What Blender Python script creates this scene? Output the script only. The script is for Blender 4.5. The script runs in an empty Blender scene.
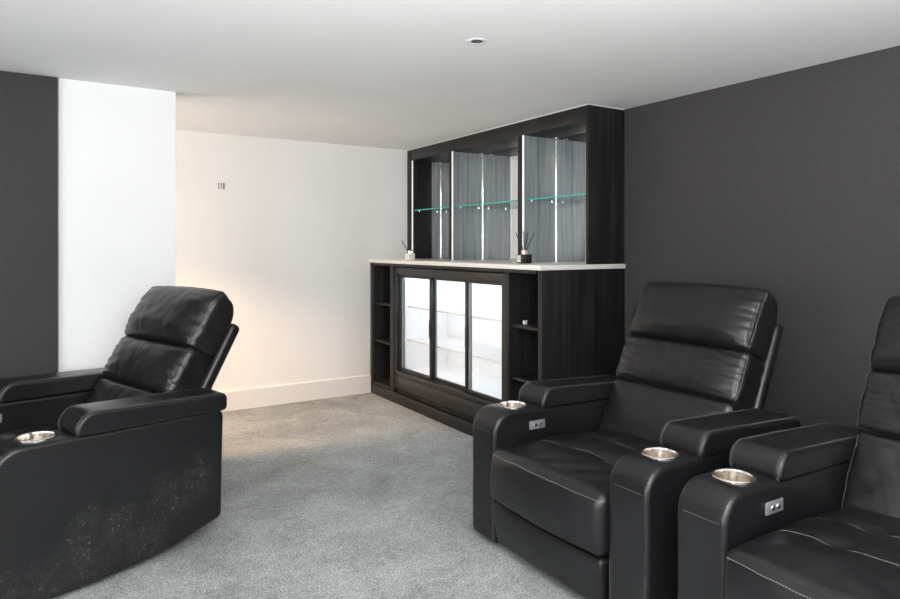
import bpy, bmesh, math, random
from mathutils import Vector, noise
C = bpy.context.scene.collection
PI = math.pi
R = math.radians
random.seed(4)

# ------------------------------------------------------------------ materials
def new_mat(name):
    m = bpy.data.materials.new(name); m.use_nodes = True
    nt = m.node_tree
    return m, nt, nt.nodes['Principled BSDF']

def nd(nt, kind, **kw):
    n = nt.nodes.new(kind)
    for k, v in kw.items():
        if k in n.inputs.keys(): n.inputs[k].default_value = v
        else: setattr(n, k, v)
    return n

def coords(nt, scale=(1, 1, 1), which='Object'):
    tc = nt.nodes.new('ShaderNodeTexCoord'); mp = nt.nodes.new('ShaderNodeMapping')
    mp.inputs['Scale'].default_value = scale
    nt.links.new(tc.outputs[which], mp.inputs['Vector'])
    return mp.outputs['Vector']

def noise_tex(nt, vec, scale, detail=4, rough=.55, dist=0):
    n = nt.nodes.new('ShaderNodeTexNoise')
    n.inputs['Scale'].default_value = scale; n.inputs['Detail'].default_value = detail
    n.inputs['Roughness'].default_value = rough; n.inputs['Distortion'].default_value = dist
    nt.links.new(vec, n.inputs['Vector'])
    return n.outputs['Fac']

def ramp(nt, fac, stops):
    r = nt.nodes.new('ShaderNodeValToRGB')
    el = r.color_ramp.elements
    while len(el) < len(stops): el.new(.5)
    for e, (p, c) in zip(el, stops):
        e.position = p; e.color = (*c, 1) if len(c) == 3 else c
    nt.links.new(fac, r.inputs['Fac'])
    return r.outputs['Color']

def math_n(nt, op, a, b=None, clamp=False):
    m = nt.nodes.new('ShaderNodeMath'); m.operation = op; m.use_clamp = clamp
    for i, v in enumerate((a, b)):
        if v is None: continue
        if hasattr(v, 'links'): nt.links.new(v, m.inputs[i])
        else: m.inputs[i].default_value = v
    return m.outputs[0]

def bump(nt, bsdf, height, strength, dist, prev=None):
    b = nt.nodes.new('ShaderNodeBump')
    b.inputs['Strength'].default_value = strength; b.inputs['Distance'].default_value = dist
    nt.links.new(height, b.inputs['Height'])
    if prev is not None: nt.links.new(prev, b.inputs['Normal'])
    nt.links.new(b.outputs['Normal'], bsdf.inputs['Normal'])
    return b.outputs['Normal']

def plain(name, col, rough=.5, metal=0, spec=.5, emit=None, es=0):
    m, nt, b = new_mat(name)
    b.inputs['Base Color'].default_value = (*col, 1); b.inputs['Roughness'].default_value = rough
    b.inputs['Metallic'].default_value = metal; b.inputs['Specular IOR Level'].default_value = spec
    if emit:
        b.inputs['Emission Color'].default_value = (*emit, 1); b.inputs['Emission Strength'].default_value = es
    return m

def paint(name, col, rough=.6):
    m, nt, b = new_mat(name)
    v = coords(nt)
    f = noise_tex(nt, v, 2.2, 3)
    c = ramp(nt, f, [(.3, tuple(x*.975 for x in col)), (.7, col)])
    nt.links.new(c, b.inputs['Base Color']); b.inputs['Roughness'].default_value = rough
    bump(nt, b, noise_tex(nt, v, 260, 2), .05, .001)
    return m

def fabric_wall(name, col):
    m, nt, b = new_mat(name)
    v = coords(nt)
    wv = coords(nt, (60, 60, 420)); f1 = noise_tex(nt, wv, 1.0, 2)
    wv2 = coords(nt, (420, 420, 60)); f2 = noise_tex(nt, wv2, 1.0, 2)
    s = math_n(nt, 'ADD', f1, f2)
    c = ramp(nt, math_n(nt, 'MULTIPLY', s, .5), [(.3, tuple(x*.78 for x in col)), (.7, tuple(x*1.22 for x in col))])
    nt.links.new(c, b.inputs['Base Color']); b.inputs['Roughness'].default_value = .75
    b.inputs['Specular IOR Level'].default_value = .3
    bump(nt, b, s, .35, .002)
    return m

def wood(name, col, lo=.45, hi=1.5, rough=.42, sc=(40, 40, 1.3)):
    m, nt, b = new_mat(name)
    v = coords(nt, sc)
    f = noise_tex(nt, v, 1.0, 5, .65, .4)
    v2 = coords(nt, (sc[0]*.22, sc[1]*.22, sc[2]*.45)); f2 = noise_tex(nt, v2, 1.0, 3, .5, .8)
    s = math_n(nt, 'ADD', math_n(nt, 'MULTIPLY', f, .65), math_n(nt, 'MULTIPLY', f2, .35))
    c = ramp(nt, s, [(.34, tuple(x*lo for x in col)), (.5, col), (.66, tuple(x*hi for x in col))])
    nt.links.new(c, b.inputs['Base Color']); b.inputs['Roughness'].default_value = rough
    b.inputs['Specular IOR Level'].default_value = .36
    bump(nt, b, s, .15, .0015)
    return m

def leather(name, dusty=False, crease=False):
    m, nt, b = new_mat(name)
    v = coords(nt)
    f = noise_tex(nt, v, 5, 3)
    base = ramp(nt, f, [(.3, (.0066, .0067, .0077)), (.7, (.0098, .0099, .0110))])
    rf = ramp(nt, noise_tex(nt, v, 9, 4), [(.3, (.29,)*3), (.7, (.39,)*3)])
    if dusty:
        # scuffed powder marks low down on the outer side of the armrest
        def blob(x, z, rx, rz):
            mp = nt.nodes.new('ShaderNodeMapping'); tc = nt.nodes.new('ShaderNodeTexCoord')
            mp.inputs['Location'].default_value = (-x/rx, 0, -z/rz); mp.inputs['Scale'].default_value = (1/rx, 0, 1/rz)
            nt.links.new(tc.outputs['Object'], mp.inputs['Vector'])
            g = nt.nodes.new('ShaderNodeTexGradient'); g.gradient_type = 'SPHERICAL'
            nt.links.new(mp.outputs['Vector'], g.inputs['Vector'])
            return g.outputs['Fac']
        tot = None
        for a in DUST:
            q = blob(*a); tot = q if tot is None else math_n(nt, 'MAXIMUM', tot, q)
        speck = ramp(nt, noise_tex(nt, v, 75, 3, .7), [(.60, (0,)*3), (.72, (1,)*3)])
        haze = ramp(nt, noise_tex(nt, v, 22, 5, .7), [(.40, (0,)*3), (.75, (.17,)*3)])
        k = math_n(nt, 'MULTIPLY', math_n(nt, 'ADD', math_n(nt, 'MULTIPLY', speck, .7), haze), math_n(nt, 'POWER', tot, .8), True)
        mx = nt.nodes.new('ShaderNodeMix'); mx.data_type = 'RGBA'
        nt.links.new(k, mx.inputs['Factor']); nt.links.new(base, mx.inputs['A']); mx.inputs['B'].default_value = (.22, .22, .215, 1)
        base = mx.outputs['Result']
    nt.links.new(base, b.inputs['Base Color']); nt.links.new(rf, b.inputs['Roughness'])
    b.inputs['Specular IOR Level'].default_value = .45
    n0 = None
    if crease:
        # fine crease lines where the hide has folded
        cr = math_n(nt, 'ABSOLUTE', math_n(nt, 'SUBTRACT', noise_tex(nt, v, 6.5, 3, .5, 1.2), .5))
        cr = ramp(nt, cr, [(0, (0,)*3), (.035, (1,)*3)])
        mk = ramp(nt, noise_tex(nt, v, 3.7, 2), [(.5, (0,)*3), (.62, (1,)*3)])
        n0 = bump(nt, b, math_n(nt, 'MULTIPLY', math_n(nt, 'SUBTRACT', 1.0, cr), mk), .16, -.003)
    bump(nt, b, noise_tex(nt, v, 17, 2, .5), .12, .004, n0)
    return m

def carpet():
    m, nt, b = new_mat('carpet')
    v = coords(nt)
    big = noise_tex(nt, v, 2.6, 5, .62, .5)
    fine = noise_tex(nt, v, 130, 4, .8)
    mid = noise_tex(nt, v, 28, 4, .7)
    s = math_n(nt, 'ADD', math_n(nt, 'ADD', math_n(nt, 'MULTIPLY', big, .22), math_n(nt, 'MULTIPLY', fine, .50)), math_n(nt, 'MULTIPLY', mid, .18))
    c = ramp(nt, s, [(.36, (.125, .135, .137)), (.46, (.28, .298, .297)), (.56, (.47, .495, .49))])
    sp = ramp(nt, noise_tex(nt, v, 140, 3, .8), [(.34, (.42,)*3), (.5, (1.0,)*3), (.66, (1.65,)*3)])
    mx = nt.nodes.new('ShaderNodeMix'); mx.data_type = 'RGBA'; mx.blend_type = 'MULTIPLY'; mx.inputs['Factor'].default_value = 1
    nt.links.new(c, mx.inputs['A']); nt.links.new(sp, mx.inputs['B'])
    nt.links.new(mx.outputs['Result'], b.inputs['Base Color']); b.inputs['Roughness'].default_value = .95
    b.inputs['Specular IOR Level'].default_value = .1
    b.inputs['Sheen Weight'].default_value = .15
    n1 = bump(nt, b, mid, .35, .012)
    bump(nt, b, fine, .7, .006, n1)
    return m

def clear_glass(name, tint=(1, 1, 1), fres=1.45):
    m = bpy.data.materials.new(name); m.use_nodes = True; nt = m.node_tree
    nt.nodes.clear()
    o = nt.nodes.new('ShaderNodeOutputMaterial'); mx = nt.nodes.new('ShaderNodeMixShader')
    t = nt.nodes.new('ShaderNodeBsdfTransparent'); t.inputs['Color'].default_value = (*tint, 1)
    g = nt.nodes.new('ShaderNodeBsdfGlossy'); g.inputs['Roughness'].default_value = .02
    lw = nt.nodes.new('ShaderNodeLayerWeight'); lw.inputs['Blend'].default_value = .5
    fac = math_n(nt, 'ADD', math_n(nt, 'MULTIPLY', math_n(nt, 'POWER', lw.outputs['Facing'], 5), .9), .04)
    nt.links.new(fac, mx.inputs[0]); nt.links.new(t.outputs[0], mx.inputs[1]); nt.links.new(g.outputs[0], mx.inputs[2])
    nt.links.new(mx.outputs[0], o.inputs['Surface'])
    return m

DUST = [(.30, .12, .13, .17), (.16, .08, .14, .10), (.42, .19, .09, .13), (.05, .10, .09, .08), (.64, .25, .12, .13), (.76, .30, .07, .12), (.53, .10, .10, .12), (.30, .26, .06, .08)]
M = {}
M['white'] = paint('white_wall_paint', (.81, .81, .81))
M['back'] = paint('back_wall_paint', (.89, .885, .88))
M['ceil'] = paint('ceiling_paint', (.84, .84, .84), .8)
M['skirt'] = plain('white_gloss_woodwork', (.80, .79, .78), .35)
M['darkwall'] = fabric_wall('charcoal_wall_fabric', (.048, .0455, .0462))
M['carpet'] = carpet()
M['wood'] = wood('black_oak', (.0120, .0110, .0115), .4, 2.3)
M['greywood'] = wood('grey_grain', (.20, .225, .24), .62, 1.45, .35)
M['leather'] = leather('black_leather')
M['hide'] = leather('black_leather_cushion', crease=True)
M['dusty'] = leather('black_leather_scuffed', True)
M['stitch'] = plain('grey_thread', (.16, .16, .165), .6)
M['stitch_dark'] = plain('dark_thread', (.10, .10, .105), .6)
M['steel'] = plain('brushed_steel', (.78, .73, .68), .2, 1)
M['chrome'] = plain('polished_steel', (.85, .85, .85), .12, 1)
M['panel'] = plain('silver_plastic', (.36, .37, .40), .35, .6)
M['navy'] = plain('navy_melamine', (.008, .010, .020), .45)
M['black'] = plain('black_plastic', (.012, .012, .013), .4)
M['frame'] = plain('black_aluminium', (.019, .0175, .017), .35, .2)
M['stone'] = paint('cream_stone', (.83, .80, .76), .3)
M['mirror'] = plain('mirror_glass', (.86, .88, .88), .015, 1)
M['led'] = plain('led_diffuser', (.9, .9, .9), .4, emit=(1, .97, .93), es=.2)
M['gasket'] = plain('grey_gasket', (.20, .235, .265), .4)
M['liner'] = plain('white_fridge_liner', (.86, .88, .90), .4)
M['fridge_led'] = plain('fridge_led', (.9, .9, .9), .4, emit=(.93, .97, 1), es=2)
M['glass'] = clear_glass('clear_glass')
M['shelfglass'] = clear_glass('shelf_glass', (.86, .97, .94))
M['edge'] = plain('green_glass_edge', (.02, .42, .36), .1)
M['edge'].node_tree.nodes['Principled BSDF'].inputs['Specular IOR Level'].default_value = .9
M['whiteplastic'] = plain('white_plastic', (.82, .82, .82), .4)
M['slot'] = plain('dark_slot', (.20, .19, .18), .6)
M['reed'] = plain('black_reed', (.02, .018, .018), .7)
M['pinkmetal'] = plain('rose_gold', (.80, .52, .44), .3, .8)
M['darkglass'] = plain('dark_tinted_glass', (.022, .013, .012), .08)
M['label'] = plain('cream_paper', (.76, .72, .66), .6)
M['bulb'] = plain('unlit_lamp', (.18, .18, .18), .25)

# ------------------------------------------------------------------ object helpers
def link(name, bm, mat, parent=None, smooth=True, angle=35, loc=None):
    me = bpy.data.meshes.new(name)
    bmesh.ops.recalc_face_normals(bm, faces=bm.faces)
    bm.to_mesh(me); bm.free()
    if smooth:
        for p in me.polygons: p.use_smooth = True
        me.set_sharp_from_angle(angle=R(angle))
    for m in (mat if isinstance(mat, (list, tuple)) else [mat]):
        me.materials.append(m)
    o = bpy.data.objects.new(name, me); C.objects.link(o)
    if parent: o.parent = parent
    if loc: o.location = loc
    return o

def thing(name, label, cat, loc=(0, 0, 0), rz=0, group=None):
    o = bpy.data.objects.new(name, None); C.objects.link(o)
    o.empty_display_size = .1
    o.location = loc; o.rotation_euler = (0, 0, rz)
    o['label'] = label; o['category'] = cat
    if group: o['group'] = group
    return o

def struct(name, bm, mat, **kw):
    o = link(name, bm, mat, **kw); o['kind'] = 'structure'
    return o

def box(bm, x0, x1, y0, y1, z0, z1, bev=0, mi=0):
    r = bmesh.ops.create_cube(bm, size=1)
    vs = r['verts']
    for v in vs:
        v.co = Vector((x0 + (v.co.x+.5)*(x1-x0), y0 + (v.co.y+.5)*(y1-y0), z0 + (v.co.z+.5)*(z1-z0)))
    fs = {f for v in vs for f in v.link_faces}
    for f in fs: f.material_index = mi
    if bev:
        es = list({e for v in vs for e in v.link_edges})
        bmesh.ops.bevel(bm, geom=es, offset=bev, segments=2, affect='EDGES', profile=.5)

def boxes(name, lst, mat, parent=None, bev=.0015):
    bm = bmesh.new()
    for b in lst: box(bm, *b, bev=bev)
    return link(name, bm, mat, parent)

def tube(bm, pts, r, n=8, caps=True):
    pts = [Vector(p) for p in pts]; rings = []
    up0 = None
    for i, p in enumerate(pts):
        t = (pts[min(i+1, len(pts)-1)] - pts[max(i-1, 0)]).normalized()
        a = Vector((0, 0, 1)) if abs(t.z) < .9 else Vector((1, 0, 0))
        if up0 is not None: a = up0
        u = (a - t*a.dot(t)).normalized(); w = t.cross(u); up0 = u
        rr = r[i] if isinstance(r, (list, tuple)) else r
        rings.append([bm.verts.new(p + (u*math.cos(2*PI*k/n) + w*math.sin(2*PI*k/n))*rr) for k in range(n)])
    for a, b in zip(rings, rings[1:]):
        for k in range(n): bm.faces.new((a[k], a[(k+1) % n], b[(k+1) % n], b[k]))
    if caps:
        bm.faces.new(rings[0][::-1]); bm.faces.new(rings[-1])

def lathe(bm, prof, n=40, cx=0, cy=0):
    rings = []
    for r, z in prof:
        if r < 1e-6: rings.append([bm.verts.new((cx, cy, z))])
        else: rings.append([bm.verts.new((cx + r*math.cos(2*PI*k/n), cy + r*math.sin(2*PI*k/n), z)) for k in range(n)])
    for a, b in zip(rings, rings[1:]):
        for k in range(n):
            q = [a[k % len(a)], a[(k+1) % len(a)], b[(k+1) % len(b)], b[k % len(b)]]
            u = []
            for v in q:
                if v not in u: u.append(v)
            if len(u) > 2: bm.faces.new(u)

ROWS = []
def dashes(bm, pts, r=.0011):
    """note one row of stitches; sew() turns each row into an object of its own"""
    ROWS.append((list(pts), r))

def sew(bm, mat, parent):
    bm.free()
    for pts, r in ROWS:
        b = bmesh.new(); stitch_row(b, pts, r=r); link('stitching', b, mat, parent)
    ROWS.clear()

def stitch_row(bm, pts, on=.006, off=.003, r=.0011):
    pts = [Vector(p) for p in pts]
    L = [0]
    for a, b in zip(pts, pts[1:]): L.append(L[-1] + (b-a).length)
    def at(s):
        for i in range(len(pts)-1):
            if s <= L[i+1]:
                t = (s-L[i])/max(1e-9, L[i+1]-L[i]); return pts[i].lerp(pts[i+1], t)
        return pts[-1]
    s = 0
    while s + on < L[-1]:
        tube(bm, [at(s), at(s+on)], r, 4); s += on + off

def round_poly(pts, step=.014):
    """pts: (x, z, radius, n) corners, anticlockwise -> resampled outline"""
    out = []
    n = len(pts)
    for i in range(n):
        p = Vector(pts[i][:2]); a = Vector(pts[i-1][:2]); b = Vector(pts[(i+1) % n][:2]); r = pts[i][2]
        if r <= 0: out.append(p); continue
        u = (a-p).normalized(); v = (b-p).normalized()
        ang = u.angle(v); d = r/math.tan(ang/2)
        c = p + (u+v).normalized()*(r/math.sin(ang/2))
        s = p+u*d-c; e = p+v*d-c
        tot = s.angle(e); k = max(3, int(tot*r/step)+2)
        for j in range(k+1):
            t = j/k
            w = (s*math.sin((1-t)*tot) + e*math.sin(t*tot))/math.sin(tot)
            out.append(c+w)
    res = []
    for a, b in zip(out, out[1:]+out[:1]):
        k = max(1, int((b-a).length/step))
        for j in range(k): res.append(a.lerp(b, j/k))
    return res

def normals2(poly):
    n = len(poly); N = []
    for i in range(n):
        t = poly[(i+1) % n]-poly[i-1]
        N.append(Vector((t.y, -t.x)).normalized())
    return N

def extrude_profile(name, corners, y0, y1, r, mat, parent, crown=0, nb=5, ny=8, disp=None):
    """outline in x,z pulled along y with rolled side edges; crown lifts the top, side caps stay flat"""
    poly = round_poly(corners); N = normals2(poly)
    prof = [(y0, r+.004)]
    for k in range(nb+1):
        th = PI/2*k/nb
        prof.append((y0 + r*(1-math.cos(th)), r*(1-math.sin(th))))
    for k in range(1, ny): prof.append((y0+r+(y1-y0-2*r)*k/ny, 0))
    for k in range(nb, -1, -1):
        th = PI/2*k/nb
        prof.append((y1 - r*(1-math.cos(th)), r*(1-math.sin(th))))
    prof.append((y1, r+.004))
    bm = bmesh.new(); rings = []
    for y, ins in prof:
        v = (y-(y0+y1)/2)/((y1-y0)/2)
        ring = []
        for p, nn in zip(poly, N):
            q = p - nn*ins
            lift = crown*(1-v*v)*max(0, nn.y)
            x, z = q.x, q.y+lift
            if disp: x, z = disp(x, y, z, nn)
            ring.append(bm.verts.new((x, y, z)))
        rings.append(ring)
    m = len(poly)
    for a, b in zip(rings, rings[1:]):
        for k in range(m): bm.faces.new((a[k], a[(k+1) % m], b[(k+1) % m], b[k]))
    bm.faces.new(rings[0][::-1]); bm.faces.new(rings[-1])
    return link(name, bm, mat, parent, angle=50), poly, N

def soft_box(name, hx, hy, hz, r, n, fn, mat, parent):
    """rounded pad built on a dense grid; fn bends each point (q) and its unit coords (u) into place"""
    bm = bmesh.new(); cache = {}
    def ax(k): return [math.sin(PI/2*(-1+2*i/k)) for i in range(k+1)]
    X, Y, Z = ax(n[0]), ax(n[1]), ax(n[2])
    h = (hx, hy, hz)
    def vert(u):
        key = tuple(round(c, 5) for c in u)
        if key in cache: return cache[key]
        q = [u[i]*h[i] for i in range(3)]
        inn = [max(-(h[i]-r), min(h[i]-r, q[i])) for i in range(3)]
        d = Vector([q[i]-inn[i] for i in range(3)])
        if d.length > 1e-9: d = d.normalized()*r
        p = Vector(inn)+d
        v = bm.verts.new(fn(p, u)); cache[key] = v
        return v
    def face(A, B, mk):
        for i in range(len(A)-1):
            for j in range(len(B)-1):
                bm.faces.new([vert(mk(A[i], B[j])), vert(mk(A[i+1], B[j])), vert(mk(A[i+1], B[j+1])), vert(mk(A[i], B[j+1]))])
    for s in (-1, 1):
        face(Y, Z, lambda a, b: (s, a, b)); face(X, Z, lambda a, b: (a, s, b)); face(X, Y, lambda a, b: (a, b, s))
    return link(name, bm, mat, parent, angle=80)

def drill(o, x, y, r, z0):
    """sink a round well into a part"""
    bm = bmesh.new()
    bmesh.ops.create_cone(bm, cap_ends=True, segments=48, radius1=r, radius2=r, depth=.3)
    bmesh.ops.translate(bm, verts=bm.verts, vec=(x, y, z0+.15))
    me = bpy.data.meshes.new('well'); bm.to_mesh(me); bm.free()
    c = bpy.data.objects.new('well', me); C.objects.link(c)
    par = o.parent; o.parent = None
    m = o.modifiers.new('well', 'BOOLEAN'); m.operation = 'DIFFERENCE'; m.object = c; m.solver = 'EXACT'
    bpy.context.view_layer.update()
    ev = o.evaluated_get(bpy.context.evaluated_depsgraph_get())
    new = bpy.data.meshes.new_from_object(ev)
    o.modifiers.clear(); o.data = new; o.parent = par
    for p in new.polygons: p.use_smooth = True
    new.set_sharp_from_angle(angle=R(50))
    bpy.data.objects.remove(c)

def nz(*p): return noise.noise(Vector(p))

# ------------------------------------------------------------------ recliner
HW = .324          # half the seat width between the armrests
AW = .178          # armrest width
def make_recliner(label, loc, rz, scale=1, tilt=26, back_dx=0, back_dz=0, dusty=False, seed=0):
    t = thing('recliner', label, 'recliner', loc, rz, 'black leather recliners')
    t.scale = (scale,)*3
    lea = M['leather']
    # base between the arms
    boxes('base', [(.07, .78, -HW+.012, HW-.012, .025, .23)], M['black'], t, .004)
    for s in (-1, 1):
        yi = s*(HW+.004); yo = s*(HW+AW)
        y0, y1 = min(yi, yo), max(yi, yo)
        corners = [(0, .018, .026), (.34, .014, .3), (.63, .040, .35), (.858, .098, .028), (.868, .558, .026), (0, .580, .095)]
        arm, poly, N = extrude_profile('armrest', corners, y0, y1, .017, M['dusty'] if (dusty and s < 0) else lea, t, crown=.006)
        yc = (y0+y1)/2
        # seams: both side edges of the front and top, and the cross seam of the front
        bm = bmesh.new()
        for ye, sg in ((y0, 1), (y1, -1)):
            pts = []
            for p, nn in zip(poly, N):
                if (nn.x < -.3 and p.y > .04) or (nn.y > .5 and p.x < .34):
                    pts.append((p.x+nn.x*.0005-nn.x*.0015, ye+sg*.0105, p.y+nn.y*.0005-nn.y*.0015))
            pts.sort(key=lambda q: (q[2]-q[0]))
            for off in (0, .007):
                dashes(bm, [(a, b+sg*off, c) for a, b, c in pts], r=.0013)
        dashes(bm, [(-.0006, y0+.022+(y1-y0-.044)*i/20, .494) for i in range(21)], r=.0011)
        sew(bm, M['stitch_dark'], arm)
        # padded rest on top
        pc = [(.268, .568, .019), (.882, .556, .020), (.882, .630, .028), (.272, .656, .062)]
        def dsp(x, y, z, nn, s=s):
            return x+.0015*nz(x*9, y*11, z*9+seed), z+.002*nz(x*5+seed, y*9, 3.1)*min(1, max(0, (z-.60)/.03))
        pad, pp, pN = extrude_profile('arm_pad', pc, y0-.007, y1+.007, .013, lea, arm, crown=.005, disp=dsp)
        bm = bmesh.new()
        for ye, sg in ((y0-.007, 1), (y1+.007, -1)):
            pts = [(p.x, ye+sg*.011, p.y+.0012) if nn.y > .5 else (p.x+nn.x*.0012, ye+sg*.011, p.y+nn.y*.0012) for p, nn in zip(pp, pN) if (nn.y > .25 or nn.x < -.35)]
            pts.sort(key=lambda q: (q[0] + (q[2]-.68)*.5))
            dashes(bm, pts, r=.0010); dashes(bm, [(a, b+sg*.006, c+.0008) for a, b, c in pts], r=.0008)
        sew(bm, M['stitch_dark'], arm)
        # cup holder: bright steel cup let into the arm
        drill(arm, .166, yc, .0585, .47)
        bm = bmesh.new()
        lathe(bm, [(0, .498), (.050, .498), (.0535, .502), (.0560, .5800), (.0572, .5860), (.0620, .5872), (.0655, .5845), (.0655, .578), (.0580, .5775), (.0565, .50), (.053, .4955), (0, .4955)], 44, .166, yc)
        link('cup_holder', bm, M['steel'], arm)
        # switch panel on the inner side
        yp = yi - s*.001
        bm = bmesh.new()
        box(bm, .190, .278, min(yp, yp-s*.008), max(yp, yp-s*.008), .486, .524, .003)
        cp = link('control_panel', bm, M['panel'], arm)
        bm2 = bmesh.new()
        for xx in (.220, .248):
            tube(bm2, [(xx, yp-s*.007, .505), (xx, yp-s*.0115, .505)], [.0085, .007], 16)
        bm2b = link('control_button', bm2, M['chrome'], arm)
    # --- seat cushion
    x0, x1, zb, zt = -.030, .70, .225, .442
    cx, cz = (x0+x1)/2, (zb+zt)/2
    def seat_fn(p, u):
        x, y, z = p.x+cx, p.y, p.z+cz
        top = max(0, u[2]); fr = max(0, -u[0])
        v = y/HW
        cr = (1-abs(v)**2.6)
        z += top**2*.034*cr*min(1, (u[0]+1)/.5+.25)
        z -= .028*top**2*max(0, (u[0]-.1))
        if u[2] > .5:
            for xs, dp in ((.23, .010), (.43, .010)):
                g = math.exp(-((x-xs)/.022)**2)
                z -= dp*g*(1-.3*math.cos(v*6))
            for xs in (.23, .43):
                for ys in (-.13, .13):
                    z -= .012*math.exp(-(((x-xs)/.045)**2+((y-ys)/.045)**2))
            z += .0055*nz(x*7+seed, y*6, 1.7)*cr + .0045*nz(x*16+y*9, y*14-x*7+seed, .3)*cr*(1.2-.8*max(0, u[0]))
        x -= fr**2*(.030*(1-v*v)+.004)*(1-.35*u[2]**2) - .014*fr*max(0, u[2])**2
        x += .003*nz(y*9+seed, z*14, 5)*fr
        return Vector((x, y, z))
    seat = soft_box('seat_cushion', (x1-x0)/2, HW+.001, (zt-zb)/2, .032, (64, 64, 16), seat_fn, M['hide'], t)
    bm = bmesh.new()
    def seat_pt(ux, uy, uz, off=.0012):
        h = ((x1-x0)/2, HW+.001, (zt-zb)/2); q = [ux*h[0], uy*h[1], uz*h[2]]
        inn = [max(-(h[i]-.032), min(h[i]-.032, q[i])) for i in range(3)]
        d = Vector([q[i]-inn[i] for i in range(3)])
        if d.length > 1e-9: d = d.normalized()*.032
        p = seat_fn(Vector(inn)+d, (ux, uy, uz))
        return p+Vector((-off if ux < -.95 else 0, 0, off if uz > .6 else 0))
    for ux in ((.23-cx)/((x1-x0)/2), (.43-cx)/((x1-x0)/2)):
        for ys in ((-.97, -.42), (-.36, .36), (.42, .97)):
            dashes(bm, [seat_pt(ux, ys[0]+(ys[1]-ys[0])*i/24, 1) for i in range(25)], r=.0012)
    dashes(bm, [seat_pt(-1, -.97+1.94*i/40, .80, .0016) for i in range(41)], r=.0013)
    sew(bm, M['stitch'], seat)
    # --- foot rest flap under the seat
    def foot_fn(p, u):
        x, y, z = p.x+.024, p.y, p.z+.125
        y *= 1-.035*max(0, -u[2])
        fr = max(0, -u[0])
        x -= fr*(.010*(1-(y/HW)**2)*(1-u[2]**2))
        x += .014*max(0, -u[2])
        return Vector((x, y, z+.0015*nz(y*8, z*9, seed)))
    soft_box('footrest', .040, HW-.010, .090, .018, (8, 36, 20), foot_fn, lea, t)
    # --- back: three rolls on a tilted plane
    a = R(tilt); sa, ca = math.sin(a), math.cos(a)
    Bx, Bz = .590+back_dx, .405+back_dz
    def on_back(s, y, d): return Vector((Bx + s*sa + d*ca, y, Bz + s*ca - d*sa))
    rolls = [('lower_back_cushion', 0, .298, .030, 0), ('lumbar_cushion', .290, .520, .034, -.004), ('headrest', .512, .806, .046, -.010)]
    for name, s0, s1, bul, push in rolls:
        hs = (s1-s0)/2; sc = (s0+s1)/2; hd = .068; hy = HW+.006 if name != 'lower_back_cushion' else HW-.004
        def fn(p, u, name=name, sc=sc, bul=bul, push=push, hy=hy, hs=hs, hd=hd):
            d, y, s = p.x+hd, p.y, p.z+sc
            front = max(0, (1-u[0])/2)
            v, w = u[1], u[2]
            pr = (1-abs(v)**5)*(max(0, 1-abs(w)**2.4))**.75
            d += front*(push - bul*pr)
            if name == 'headrest':
                # rounded top that rolls backwards, puffed lower lip
                if w > 0: d += .022*w**3*front; d -= .060*w**3*(1-front); s -= .022*w**3*(1-front)**2
                s += .012*max(0, w)**2*(1-v*v)
                s += .006*max(0, w)**2*math.cos(v*PI*1.0)*0
                d -= .012*front*math.exp(-((w+.55)/.35)**2)*(1-abs(v)**4)
            ed = max(0, (abs(v)-.45)/.55)
            gat = nz(v*3.0+seed*3, w*9+seed, sc*5)*.0085*ed*(1-.6*ed)*2
            lon = nz(v*6+seed, w*1.6, sc*9+2)*.0022*(1-ed)
            dia = nz(v*4+w*3+seed, w*1.2-v*4, sc*4)*.002
            crs = 0
            for ci, (cv, cs) in enumerate(((.06, .10), (.22, -.14), (.42, .18), (-.28, .12), (-.5, -.1), (.62, .2))):
                amp = (.0022 if name == 'lumbar_cushion' else .0009)*max(0, nz(ci*3.7+seed*2, w*1.4, sc*7)+.35)
                crs -= amp*math.exp(-((v-cv-cs*w)/.020)**2) - amp*math.exp(-((v-cv-.05-cs*w)/.030)**2)
            d += front*(gat+lon+dia+crs)
            if abs(v) > .97:
                y += (1 if v > 0 else -1)*(.004*nz(d*22+seed, s*26, v)+.004*(1-w*w))
            return on_back(s, y, d)
        part = soft_box(name, hd, hy, hs, .026, (14, 96, 44), fn, M['hide'], t)
        bm = bmesh.new()
        for v in (-1, 1):
            pts = []
            for i in range(29):
                w = -.93+1.86*i/28
                h = (hd, hy, hs); q = [-1*h[0], v*h[1], w*h[2]]
                inn = [max(-(h[k]-.026), min(h[k]-.026, q[k])) for k in range(3)]
                dd = Vector([q[k]-inn[k] for k in range(3)]).normalized()*.0268
                pts.append(fn(Vector(inn)+dd, (-1, v, w)))
            dashes(bm, pts, r=.0011)
        sew(bm, M['stitch'], part)
    # rear shell
    def shell_fn(p, u):
        s, y, d = p.z+.335, p.y, p.x+.160
        y *= 1-.02*max(0, u[2])
        d -= .012*(1-u[1]**2)*max(0, -u[0])
        return on_back(s, y, d)
    soft_box('back_shell', .028, HW+.020, .365, .022, (8, 30, 30), shell_fn, lea, t)
    return t

make_recliner('black leather recliner in front of the bar with both armrests and the whole seat showing', (1.662, 1.941, 0), 0, seed=1.3)
make_recliner('black leather recliner with only one armrest showing, its right side cut off', (1.675, .838, 0), 0, seed=7.9)
make_recliner('black leather recliner standing alone by the white wall section, scuffed and dusty on its side', (-.292, 3.213, 0), R(18.5), 1.024, tilt=30.5, back_dx=-.04, back_dz=-.028, dusty=True, seed=4.2)

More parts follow.
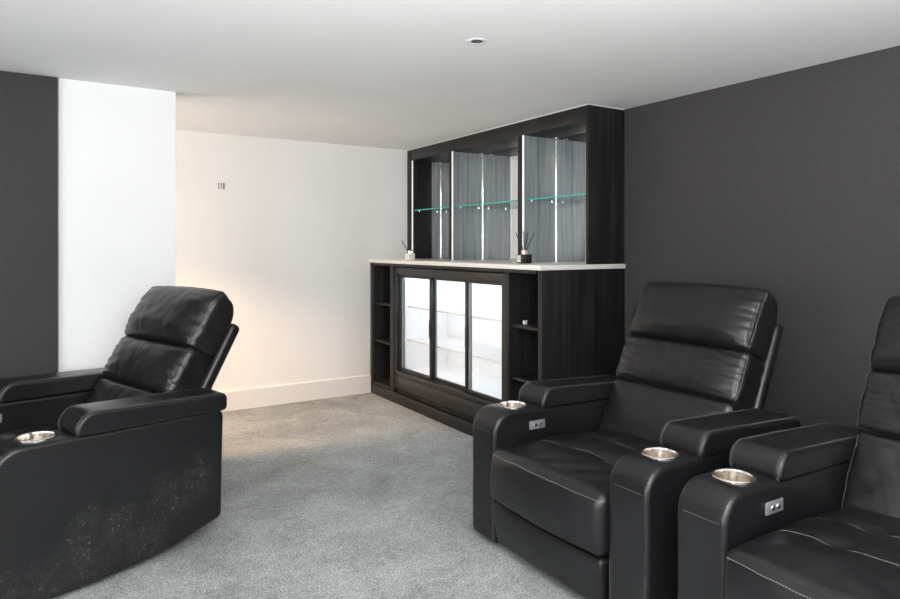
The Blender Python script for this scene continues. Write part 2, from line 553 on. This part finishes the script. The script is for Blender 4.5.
# ------------------------------------------------------------------ room
H = 2.187; XR = 3.222; YB = 5.32; XL = -3.3; YF = -2.8; YP = 4.02
def one(name, *b, mat, bev=0):
    bm = bmesh.new(); box(bm, *b, bev=bev); return struct(name, bm, mat, smooth=bool(bev))
one('floor', XL-.1, XR+.1, YF-.1, YB+.1, -.10, 0, mat=M['carpet'])
one('ceiling', XL-.1, XR+.1, YF-.1, YB+.1, H, H+.1, mat=M['ceil'])
one('wall_right', XR, XR+.1, YF, YB, 0, H, mat=M['darkwall'])
one('wall_back', -1.6, XR+.1, YB, YB+.1, 0, H, mat=M['back'])
one('wall_pillar', XL, .682, YP, YP+.13, 0, H, mat=M['white'])
one('trim_1', XL, .100, YP-.022, YP, 0, H-.001, mat=M['darkwall'], bev=.003)
one('trim_2', .1005, .1045, YP-.010, YP, 0, H-.001, mat=M['slot'])
bm = bmesh.new()
box(bm, .20, 2.526, YB-.017, YB, 0, .150, 0); box(bm, .20, 2.526, YB-.010, YB, .149, .157, 0)
struct('baseboard_back', bm, M['skirt'], smooth=False)
# passage behind the white wall section: an opening into the lit hallway
bm = bmesh.new()
box(bm, -.10, 0, YP+.13, 4.30, 0, H); box(bm, -.10, 0, 5.20, YB, 0, H); box(bm, -.10, 0, 4.30, 5.20, 2.03, H)
struct('wall_passage', bm, M['white'], smooth=False)
bm = bmesh.new()
box(bm, -.11, .012, 4.30, 4.33, 0, 2.03); box(bm, -.11, .012, 5.17, 5.20, 0, 2.03); box(bm, -.11, .012, 4.33, 5.17, 2.0, 2.03)
struct('trim_3', bm, M['skirt'], smooth=False)
one('wall_hallway', -1.7, -1.6, YP+.13, YB, 0, H, mat=M['white'])

def window_wall(wname, axis, pos, thick, a0, a1, wins, mat):
    """wall with openings: axis 'x' = plane at constant x, spans y a0..a1"""
    bm = bmesh.new()
    def b(s0, s1, z0, z1):
        if axis == 'x': box(bm, min(pos, pos+thick), max(pos, pos+thick), s0, s1, z0, z1)
        else: box(bm, s0, s1, min(pos, pos+thick), max(pos, pos+thick), z0, z1)
    cur = a0
    for s0, s1, z0, z1 in wins:
        b(cur, s0, 0, H); b(s0, s1, 0, z0); b(s0, s1, z1, H); cur = s1
    b(cur, a1, 0, H)
    struct(wname, bm, mat, smooth=False)
wf = [(-2.4, -.5, .55, 2.05), (.3, 2.2, .55, 2.05)]  # unseen windows added on two walls to let fill light in
wl = [(-2.2, -.3, .55, 2.05), (.6, 2.6, .55, 2.05)]
window_wall('wall_front', 'y', YF, -.12, XL, XR, wf, M['white'])
window_wall('wall_left', 'x', XL, -.12, YF, YP, wl, M['white'])
k = 0
for axis, pos, wins in (('y', YF, wf), ('x', XL, wl)):
    for s0, s1, z0, z1 in wins:
        k += 1
        bm = bmesh.new(); bg = bmesh.new()
        def b(q, s0, s1, z0, z1, d0, d1):
            if axis == 'x': box(q, pos+d0, pos+d1, s0, s1, z0, z1)
            else: box(q, s0, s1, pos+d0, pos+d1, z0, z1)
        m = (s0+s1)/2
        for q in ((s0, s0+.06, z0, z1), (s1-.06, s1, z0, z1), (s0+.06, s1-.06, z0, z0+.06), (s0+.06, s1-.06, z1-.06, z1), (m-.03, m+.03, z0+.06, z1-.06)):
            b(bm, *q, -.09, -.03)
        b(bg, s0+.06, m-.03, z0+.06, z1-.06, -.063, -.057); b(bg, m+.03, s1-.06, z0+.06, z1-.06, -.063, -.057)
        w = struct('added_window_%d' % k, bm, M['skirt'], smooth=False)
        g = link('pane', bg, M['glass'], w, smooth=False)

# ------------------------------------------------------------------ bar
XF = 2.527; Y0 = 2.972; Y1 = YB-.002; XBK = XR-.002; CT = 1.158
bar = thing('bar_cabinet', 'black oak bar base cabinet with open niches beside the built-in lit fridge', 'cabinet', (XF, Y0, 0))
def bp(name, lst, mat=None, bev=.0015, parent=None):
    return boxes(name, [(a-XF, b-XF, c-Y0, d-Y0, e, f) for a, b, c, d, e, f in lst], mat or M['wood'], parent or bar, bev)
bp('side_panel', [(XF, XBK, Y0, Y0+.038, .0, CT)])
bp('side_panel', [(XF, XBK, 5.262, Y1, 0, CT)])
bp('plinth', [(XF-.002, XF+.03, Y0+.0385, 5.2615, 0, .086)])
bp('bottom_panel', [(XF+.004, XBK-.02, 3.030, 3.294, .088, .112)]); bp('bottom_panel', [(XF+.004, XBK-.02, 4.934, 5.26, .088, .112)])
bp('upright', [(XF, XBK-.02, 3.295, 3.340, .087, CT-.024)]); bp('upright', [(XF, XBK-.02, 4.862, 4.932, .087, CT-.024)])
bp('top_rail', [(XF, XF+.06, 3.030, 5.26, CT-.023, CT)])
bp('back_panel', [(2.98, 2.995, 3.030, 3.294, .113, CT-.03)], M['navy']); bp('back_panel', [(2.98, 2.995, 4.934, 5.26, .113, CT-.03)], M['navy'])
for ya, yb, zs in ((3.030, 3.294, (.800, .470)), (4.934, 5.26, (.800, .470))):
    for z in zs: bp('niche_shelf', [(XF+.02, 2.978, ya, yb, z-.010, z+.010)])

fr = thing('display_fridge', 'black under-counter display fridge with three lit sliding glass doors', 'fridge', (XF, 3.346, .09))
FY0, FY1 = 3.342, 4.858
def fp(name, lst, mat, parent=None, bev=.0015):
    return boxes(name, [(a-XF, b-XF, c-3.346, d-3.346, e-.09, f-.09) for a, b, c, d, e, f in lst], mat, parent or fr, bev)
XD = XF+.006
fp('cabinet_frame', [(XD, XD+.06, FY0, FY0+.036, .128, 1.126), (XD, XD+.06, FY1-.036, FY1, .128, 1.126), (XD, XD+.06, FY0+.036, FY1-.036, 1.070, 1.126), (XD, XD+.06, FY0+.036, FY1-.036, .235, .275)], M['frame'])
fp('kick_panel', [(XD+.002, XD+.03, FY0, FY1, .128, .232)], M['frame'])
gl = [(XD+.012+.0, XD+.03, FY0+.02, FY1-.02, .094+.0095*i, .099+.0095*i) for i in range(3)]
fp('vent_grille', gl, M['black'], bev=0)
fp('liner', [(XF+.50, XF+.52, FY0+.04, FY1-.04, .27, 1.08), (XF+.08, XF+.50, FY0+.03, FY0+.042, .27, 1.08), (XF+.08, XF+.50, FY1-.042, FY1-.03, .27, 1.08),
             (XF+.08, XF+.50, FY0+.042, FY1-.042, 1.076, 1.088), (XF+.08, XF+.50, FY0+.042, FY1-.042, .262, .276)], M['liner'])
# three doors running in two tracks
ds = [(3.380, 3.834, .020), (3.806, 4.330, .044), (4.300, 4.822, .020)]
for i, (a, b, dx) in enumerate(ds):
    x0, x1 = XD+dx, XD+dx+.018
    w = .026
    d = fp('door', [(x0, x1, a, a+w, .277, 1.068), (x0, x1, b-w, b, .277, 1.068), (x0, x1, a+w, b-w, .277, .303), (x0, x1, a+w, b-w, 1.046, 1.068)], M['frame'])
    fp('door_glass', [(x0+.006, x0+.012, a+w, b-w, .303, 1.046)], M['glass'], d, 0)
    fp('gasket', [(x0+.0125, x0+.020, b-w-.020, b-w, .303, 1.046)], M['gasket'], d, 0)
    fp('handle', [(x0-.006, x0, b-w-.004 if i != 2 else a+.004, b-.006 if i != 2 else a+w, .60, .74)], M['black'], d)
for z in (.52, .80):
    bm = bmesh.new()
    for k in range(45):
        y = FY0+.05+(FY1-FY0-.10)*k/44
        tube(bm, [(.11, y-3.346, z-.09), (.48, y-3.346, z-.09)], .0025, 5)
    for x in (.11, .30, .48): tube(bm, [(x, FY0+.045-3.346, z-.093), (x, FY1-.045-3.346, z-.093)], .004, 6)
    box(bm, .103, .107, FY0+.045-3.346, FY1-.045-3.346, z-.095, z-.082)
    link('wire_shelf', bm, M['whiteplastic'], fr)
fp('led_strip', [(XF+.085, XF+.10, FY0+.06, FY1-.06, 1.062, 1.074)], M['fridge_led'], bev=0)

ct = boxes('countertop', [(2.508, XBK, 2.964, Y1, CT+.0005, 1.188)], M['stone'], None, .003)
ct['label'] = 'pale cream stone countertop on top of the black bar'; ct['category'] = 'countertop'

# wall cabinet
XU = 2.902; ZB = 1.1885
wc = thing('wall_cabinet', 'black oak open wall cabinet with mirrored back and glass shelves above the bar', 'cabinet', (XU, Y0, ZB))
def wp(name, lst, mat=None, bev=.0012, parent=None):
    return boxes(name, [(a-XU, b-XU, c-Y0, d-Y0, e-ZB, f-ZB) for a, b, c, d, e, f in lst], mat or M['wood'], parent or wc, bev)
XM = 3.208
wp('side_panel', [(XU, XBK, 2.974, 2.998, ZB, H-.006)])
wp('side_panel', [(XU, XBK, 5.235, Y1, ZB, H-.006)])
wp('fascia', [(XU, XU+.025, 2.9985, 5.2345, 2.085, H-.006)])
wp('soffit', [(XU+.0255, XM-.001, 2.9985, 5.2345, 2.085, 2.10)])
wp('crown_strip', [(XU-.003, XBK, 2.971, Y1, H-.0055, H-.001)], M['whiteplastic'], 0)
wp('mirror', [(XM, XM+.006, 2.9985, 5.2345, ZB, 2.11)], M['mirror'], 0)
wp('divider', [(XU, XM-.001, 4.556, 4.598, ZB, 2.084)]); wp('divider', [(XU, XM-.001, 3.630, 3.680, ZB, 2.084)])
# grey grained panels on the faces towards the room, only the rear in the end bay, with white edge light and bright corner bead
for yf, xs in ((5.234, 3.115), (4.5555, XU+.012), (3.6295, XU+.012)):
    wp('grey_panel', [(xs, XM-.001, yf-.006, yf, ZB, 2.084)], M['greywood'], 0)
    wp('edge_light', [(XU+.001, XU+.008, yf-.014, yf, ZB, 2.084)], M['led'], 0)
    bm = bmesh.new(); tube(bm, [(XM-.004-XU, yf-.009-Y0, 0), (XM-.004-XU, yf-.009-Y0, 2.084-ZB)], .0028, 10)
    link('corner_bead', bm, M['chrome'], wc)
    bm = bmesh.new(); lathe(bm, [(0, 2.0845-ZB), (.018, 2.0845-ZB), (.021, 2.081-ZB), (.017, 2.078-ZB), (0, 2.0775-ZB)], 24, XM-.05-XU, yf-.06-Y0)
    link('puck_light', bm, M['chrome'], wc)
    l = bpy.data.lights.new('puck_lamp', 'SPOT'); l.energy = .5; l.color = (1, .72, .42); l.spot_size = R(60); l.shadow_soft_size = .012
    o = bpy.data.objects.new('puck_lamp', l); C.objects.link(o); o.location = (XM-.05, yf-.06, 2.074)
for ya, yb in ((3.000, 3.621), (3.682, 4.547), (4.600, 5.226)):
    s = wp('glass_shelf', [(XU+.030, XM-.004, ya, yb, 1.626, 1.634)], M['shelfglass'], 0)
    wp('polished_edge', [(XU+.026, XU+.030, ya, yb, 1.6255, 1.6345)], M['edge'], 0, s)
    for y in (ya+.012, yb-.012):
        bm = bmesh.new()
        for x in (XU+.07, XM-.05): tube(bm, [(x-XU, y-Y0, 1.618-ZB), (x-XU, y-Y0, 1.6255-ZB)], .007, 10)
        link('shelf_clip', bm, M['chrome'], wc)

# ------------------------------------------------------------------ small things
def diffuser(label, x, y, w, hgt, bodymat, neckmat, reeds, labelled, turn):
    t = thing('reed_diffuser', label, 'diffuser', (x, y, 1.1885), R(turn), 'reed diffusers')
    bm = bmesh.new(); box(bm, -w/2, w/2, -w/2, w/2, 0, hgt, .005)
    bo = link('bottle', bm, bodymat, t)
    if labelled:
        bm = bmesh.new()
        box(bm, -w/2-.0012, -w/2-.0002, -w*.38, w*.38, hgt*.12, hgt*.88)
        link('paper_label', bm, M['label'], bo, smooth=False)
    bm = bmesh.new(); r = w*.26
    lathe(bm, [(0, hgt+.0005), (r, hgt+.0005), (r, hgt+w*.34), (r*.8, hgt+w*.37), (0, hgt+w*.37)], 28)
    link('collar', bm, neckmat, t)
    for ax, ay, ln in reeds:
        bm = bmesh.new(); b0 = Vector((ax*.03, ay*.03, hgt+w*.30)); dr = Vector((ax, ay, 1)).normalized()
        tube(bm, [b0, b0+dr*ln], .003, 7); link('reed', bm, M['reed'], t)
    return t
diffuser('small pale square bottle with dark reeds at the wall end of the countertop', 2.60, 4.72, .062, .055, M['label'], M['steel'],
         [(-.5, .25, .10), (.55, -.3, .10), (.3, .35, .09), (-.15, -.2, .09)], False, 8)
diffuser('dark square reed diffuser with rose gold collar on the countertop near the cabinet corner', 2.74, 3.405, .078, .060, M['darkglass'], M['pinkmetal'],
         [(-.3, .22, .13), (.35, -.30, .13), (.02, .10, .13), (-.15, .2, .12), (.12, -.12, .12)], True, -14)

t = thing('ceiling_downlight', 'round white recessed downlight set in the ceiling', 'downlight', (1.611, 2.326, H))
bm = bmesh.new(); lathe(bm, [(.026, -.001), (.0265, -.0030), (.034, -.0042), (.044, -.0036), (.048, -.0008)], 44); link('trim_ring', bm, M['whiteplastic'], t)
bm = bmesh.new(); lathe(bm, [(0, -.0022), (.0262, -.0022)], 32); link('recess', bm, M['black'], t)
bm = bmesh.new(); lathe(bm, [(0, -.0034), (.009, -.0032), (.011, -.0023)], 24); link('lamp', bm, M['bulb'], t)

t = thing('wall_grille', 'small wall plate with dark vertical slots high on the white back wall', 'vent', (1.240, YB, 1.776))
bm = bmesh.new(); box(bm, -.036, .036, -.004, -.0005, -.030, .030, .001); link('plate', bm, M['back'], t)
bm = bmesh.new()
for x, w in ((-.022, .008), (-.003, .009), (.017, .014)): box(bm, x-w/2, x+w/2, -.005, -.0041, -.024, .024)
link('slot', bm, M['slot'], t, smooth=False)

bm = bmesh.new(); box(bm, -.012, .012, -.010, .010, 0, .024, .002)
o = link('tag_box', bm, M['whiteplastic'], None, loc=(2.61, 3.235, .8105)); o['label'] = 'tiny white cube on the shelf of the right-hand bar niche'; o['category'] = 'box'

# ------------------------------------------------------------------ lights
def area(name, loc, rot, sx, sy, watts, col=(1, 1, 1)):
    l = bpy.data.lights.new(name, 'AREA'); l.shape = 'RECTANGLE'; l.size = sx; l.size_y = sy; l.energy = watts; l.color = col
    o = bpy.data.objects.new(name, l); C.objects.link(o); o.location = loc; o.rotation_euler = rot
    return o
for s0, s1, z0, z1 in wf: area('added_window_fill', ((s0+s1)/2, YF-.10, (z0+z1)/2), (R(90), 0, 0), s1-s0-.1, z1-z0-.1, 9, (1, .99, .98))  # area fill added behind the made-up windows
for s0, s1, z0, z1 in wl: area('added_window_fill', (XL-.10, (s0+s1)/2, (z0+z1)/2), (R(90), 0, R(-90)), s1-s0-.1, z1-z0-.1, 50, (1, .99, .98))
area('hallway_lamp', (-.45, 4.70, 1.25), (R(72), 0, R(-90)), .8, 1.0, 15, (1, .92, .82))
l = bpy.data.lights.new('hallway_bulb', 'POINT'); l.energy = 6; l.shadow_soft_size = .07; l.color = (1, .60, .27)
o = bpy.data.objects.new('hallway_bulb', l); C.objects.link(o); o.location = (-.9, 4.38, 1.75)
area('fridge_lamp', (XF+.22, 4.10, 1.070), (0, 0, 0), .30, 1.36, 3.6, (.86, .94, 1))
area('bounce_flash', (.3, -.3, 1.15), (R(180), 0, 0), .5, .5, 165, (1, .99, .98))
l = bpy.data.lights.new('hallway_spot', 'SPOT'); l.energy = 215; l.shadow_soft_size = .05; l.color = (1, .60, .30); l.spot_size = R(56); l.spot_blend = .7
o = bpy.data.objects.new('hallway_spot', l); C.objects.link(o); o.location = (-.5, 4.42, 2.1)
o.rotation_euler = Vector((1.75, .30, -2.1)).to_track_quat('-Z', 'Y').to_euler()
l = bpy.data.lights.new('camera_flash', 'POINT'); l.energy = 40; l.shadow_soft_size = .05; l.color = (1, .99, .98)
o = bpy.data.objects.new('camera_flash', l); C.objects.link(o); o.location = (0, 0, 1.42)

w = bpy.data.worlds.new('sky'); bpy.context.scene.world = w; w.use_nodes = True
bg = w.node_tree.nodes['Background']; bg.inputs['Color'].default_value = (.75, .85, 1, 1); bg.inputs['Strength'].default_value = 1.0

# ------------------------------------------------------------------ camera
cam = bpy.data.cameras.new('camera'); co = bpy.data.objects.new('camera', cam); C.objects.link(co)
cam.sensor_fit = 'HORIZONTAL'; cam.sensor_width = 36; cam.lens = 36*655/900
cam.shift_y = -(299.5-246.5)/900
cam.clip_start = .02
co.location = (0, 0, 1.3); co.rotation_euler = (R(90), 0, -math.atan(415/655))
sc = bpy.context.scene
sc.camera = co
vs = sc.view_settings
vs.view_transform = 'Standard'; vs.look = 'None'; vs.gamma = 1; vs.use_curve_mapping = False; vs.exposure = .48
sc.cycles.max_bounces = 10; sc.cycles.diffuse_bounces = 6; sc.cycles.glossy_bounces = 6; sc.cycles.transparent_max_bounces = 16
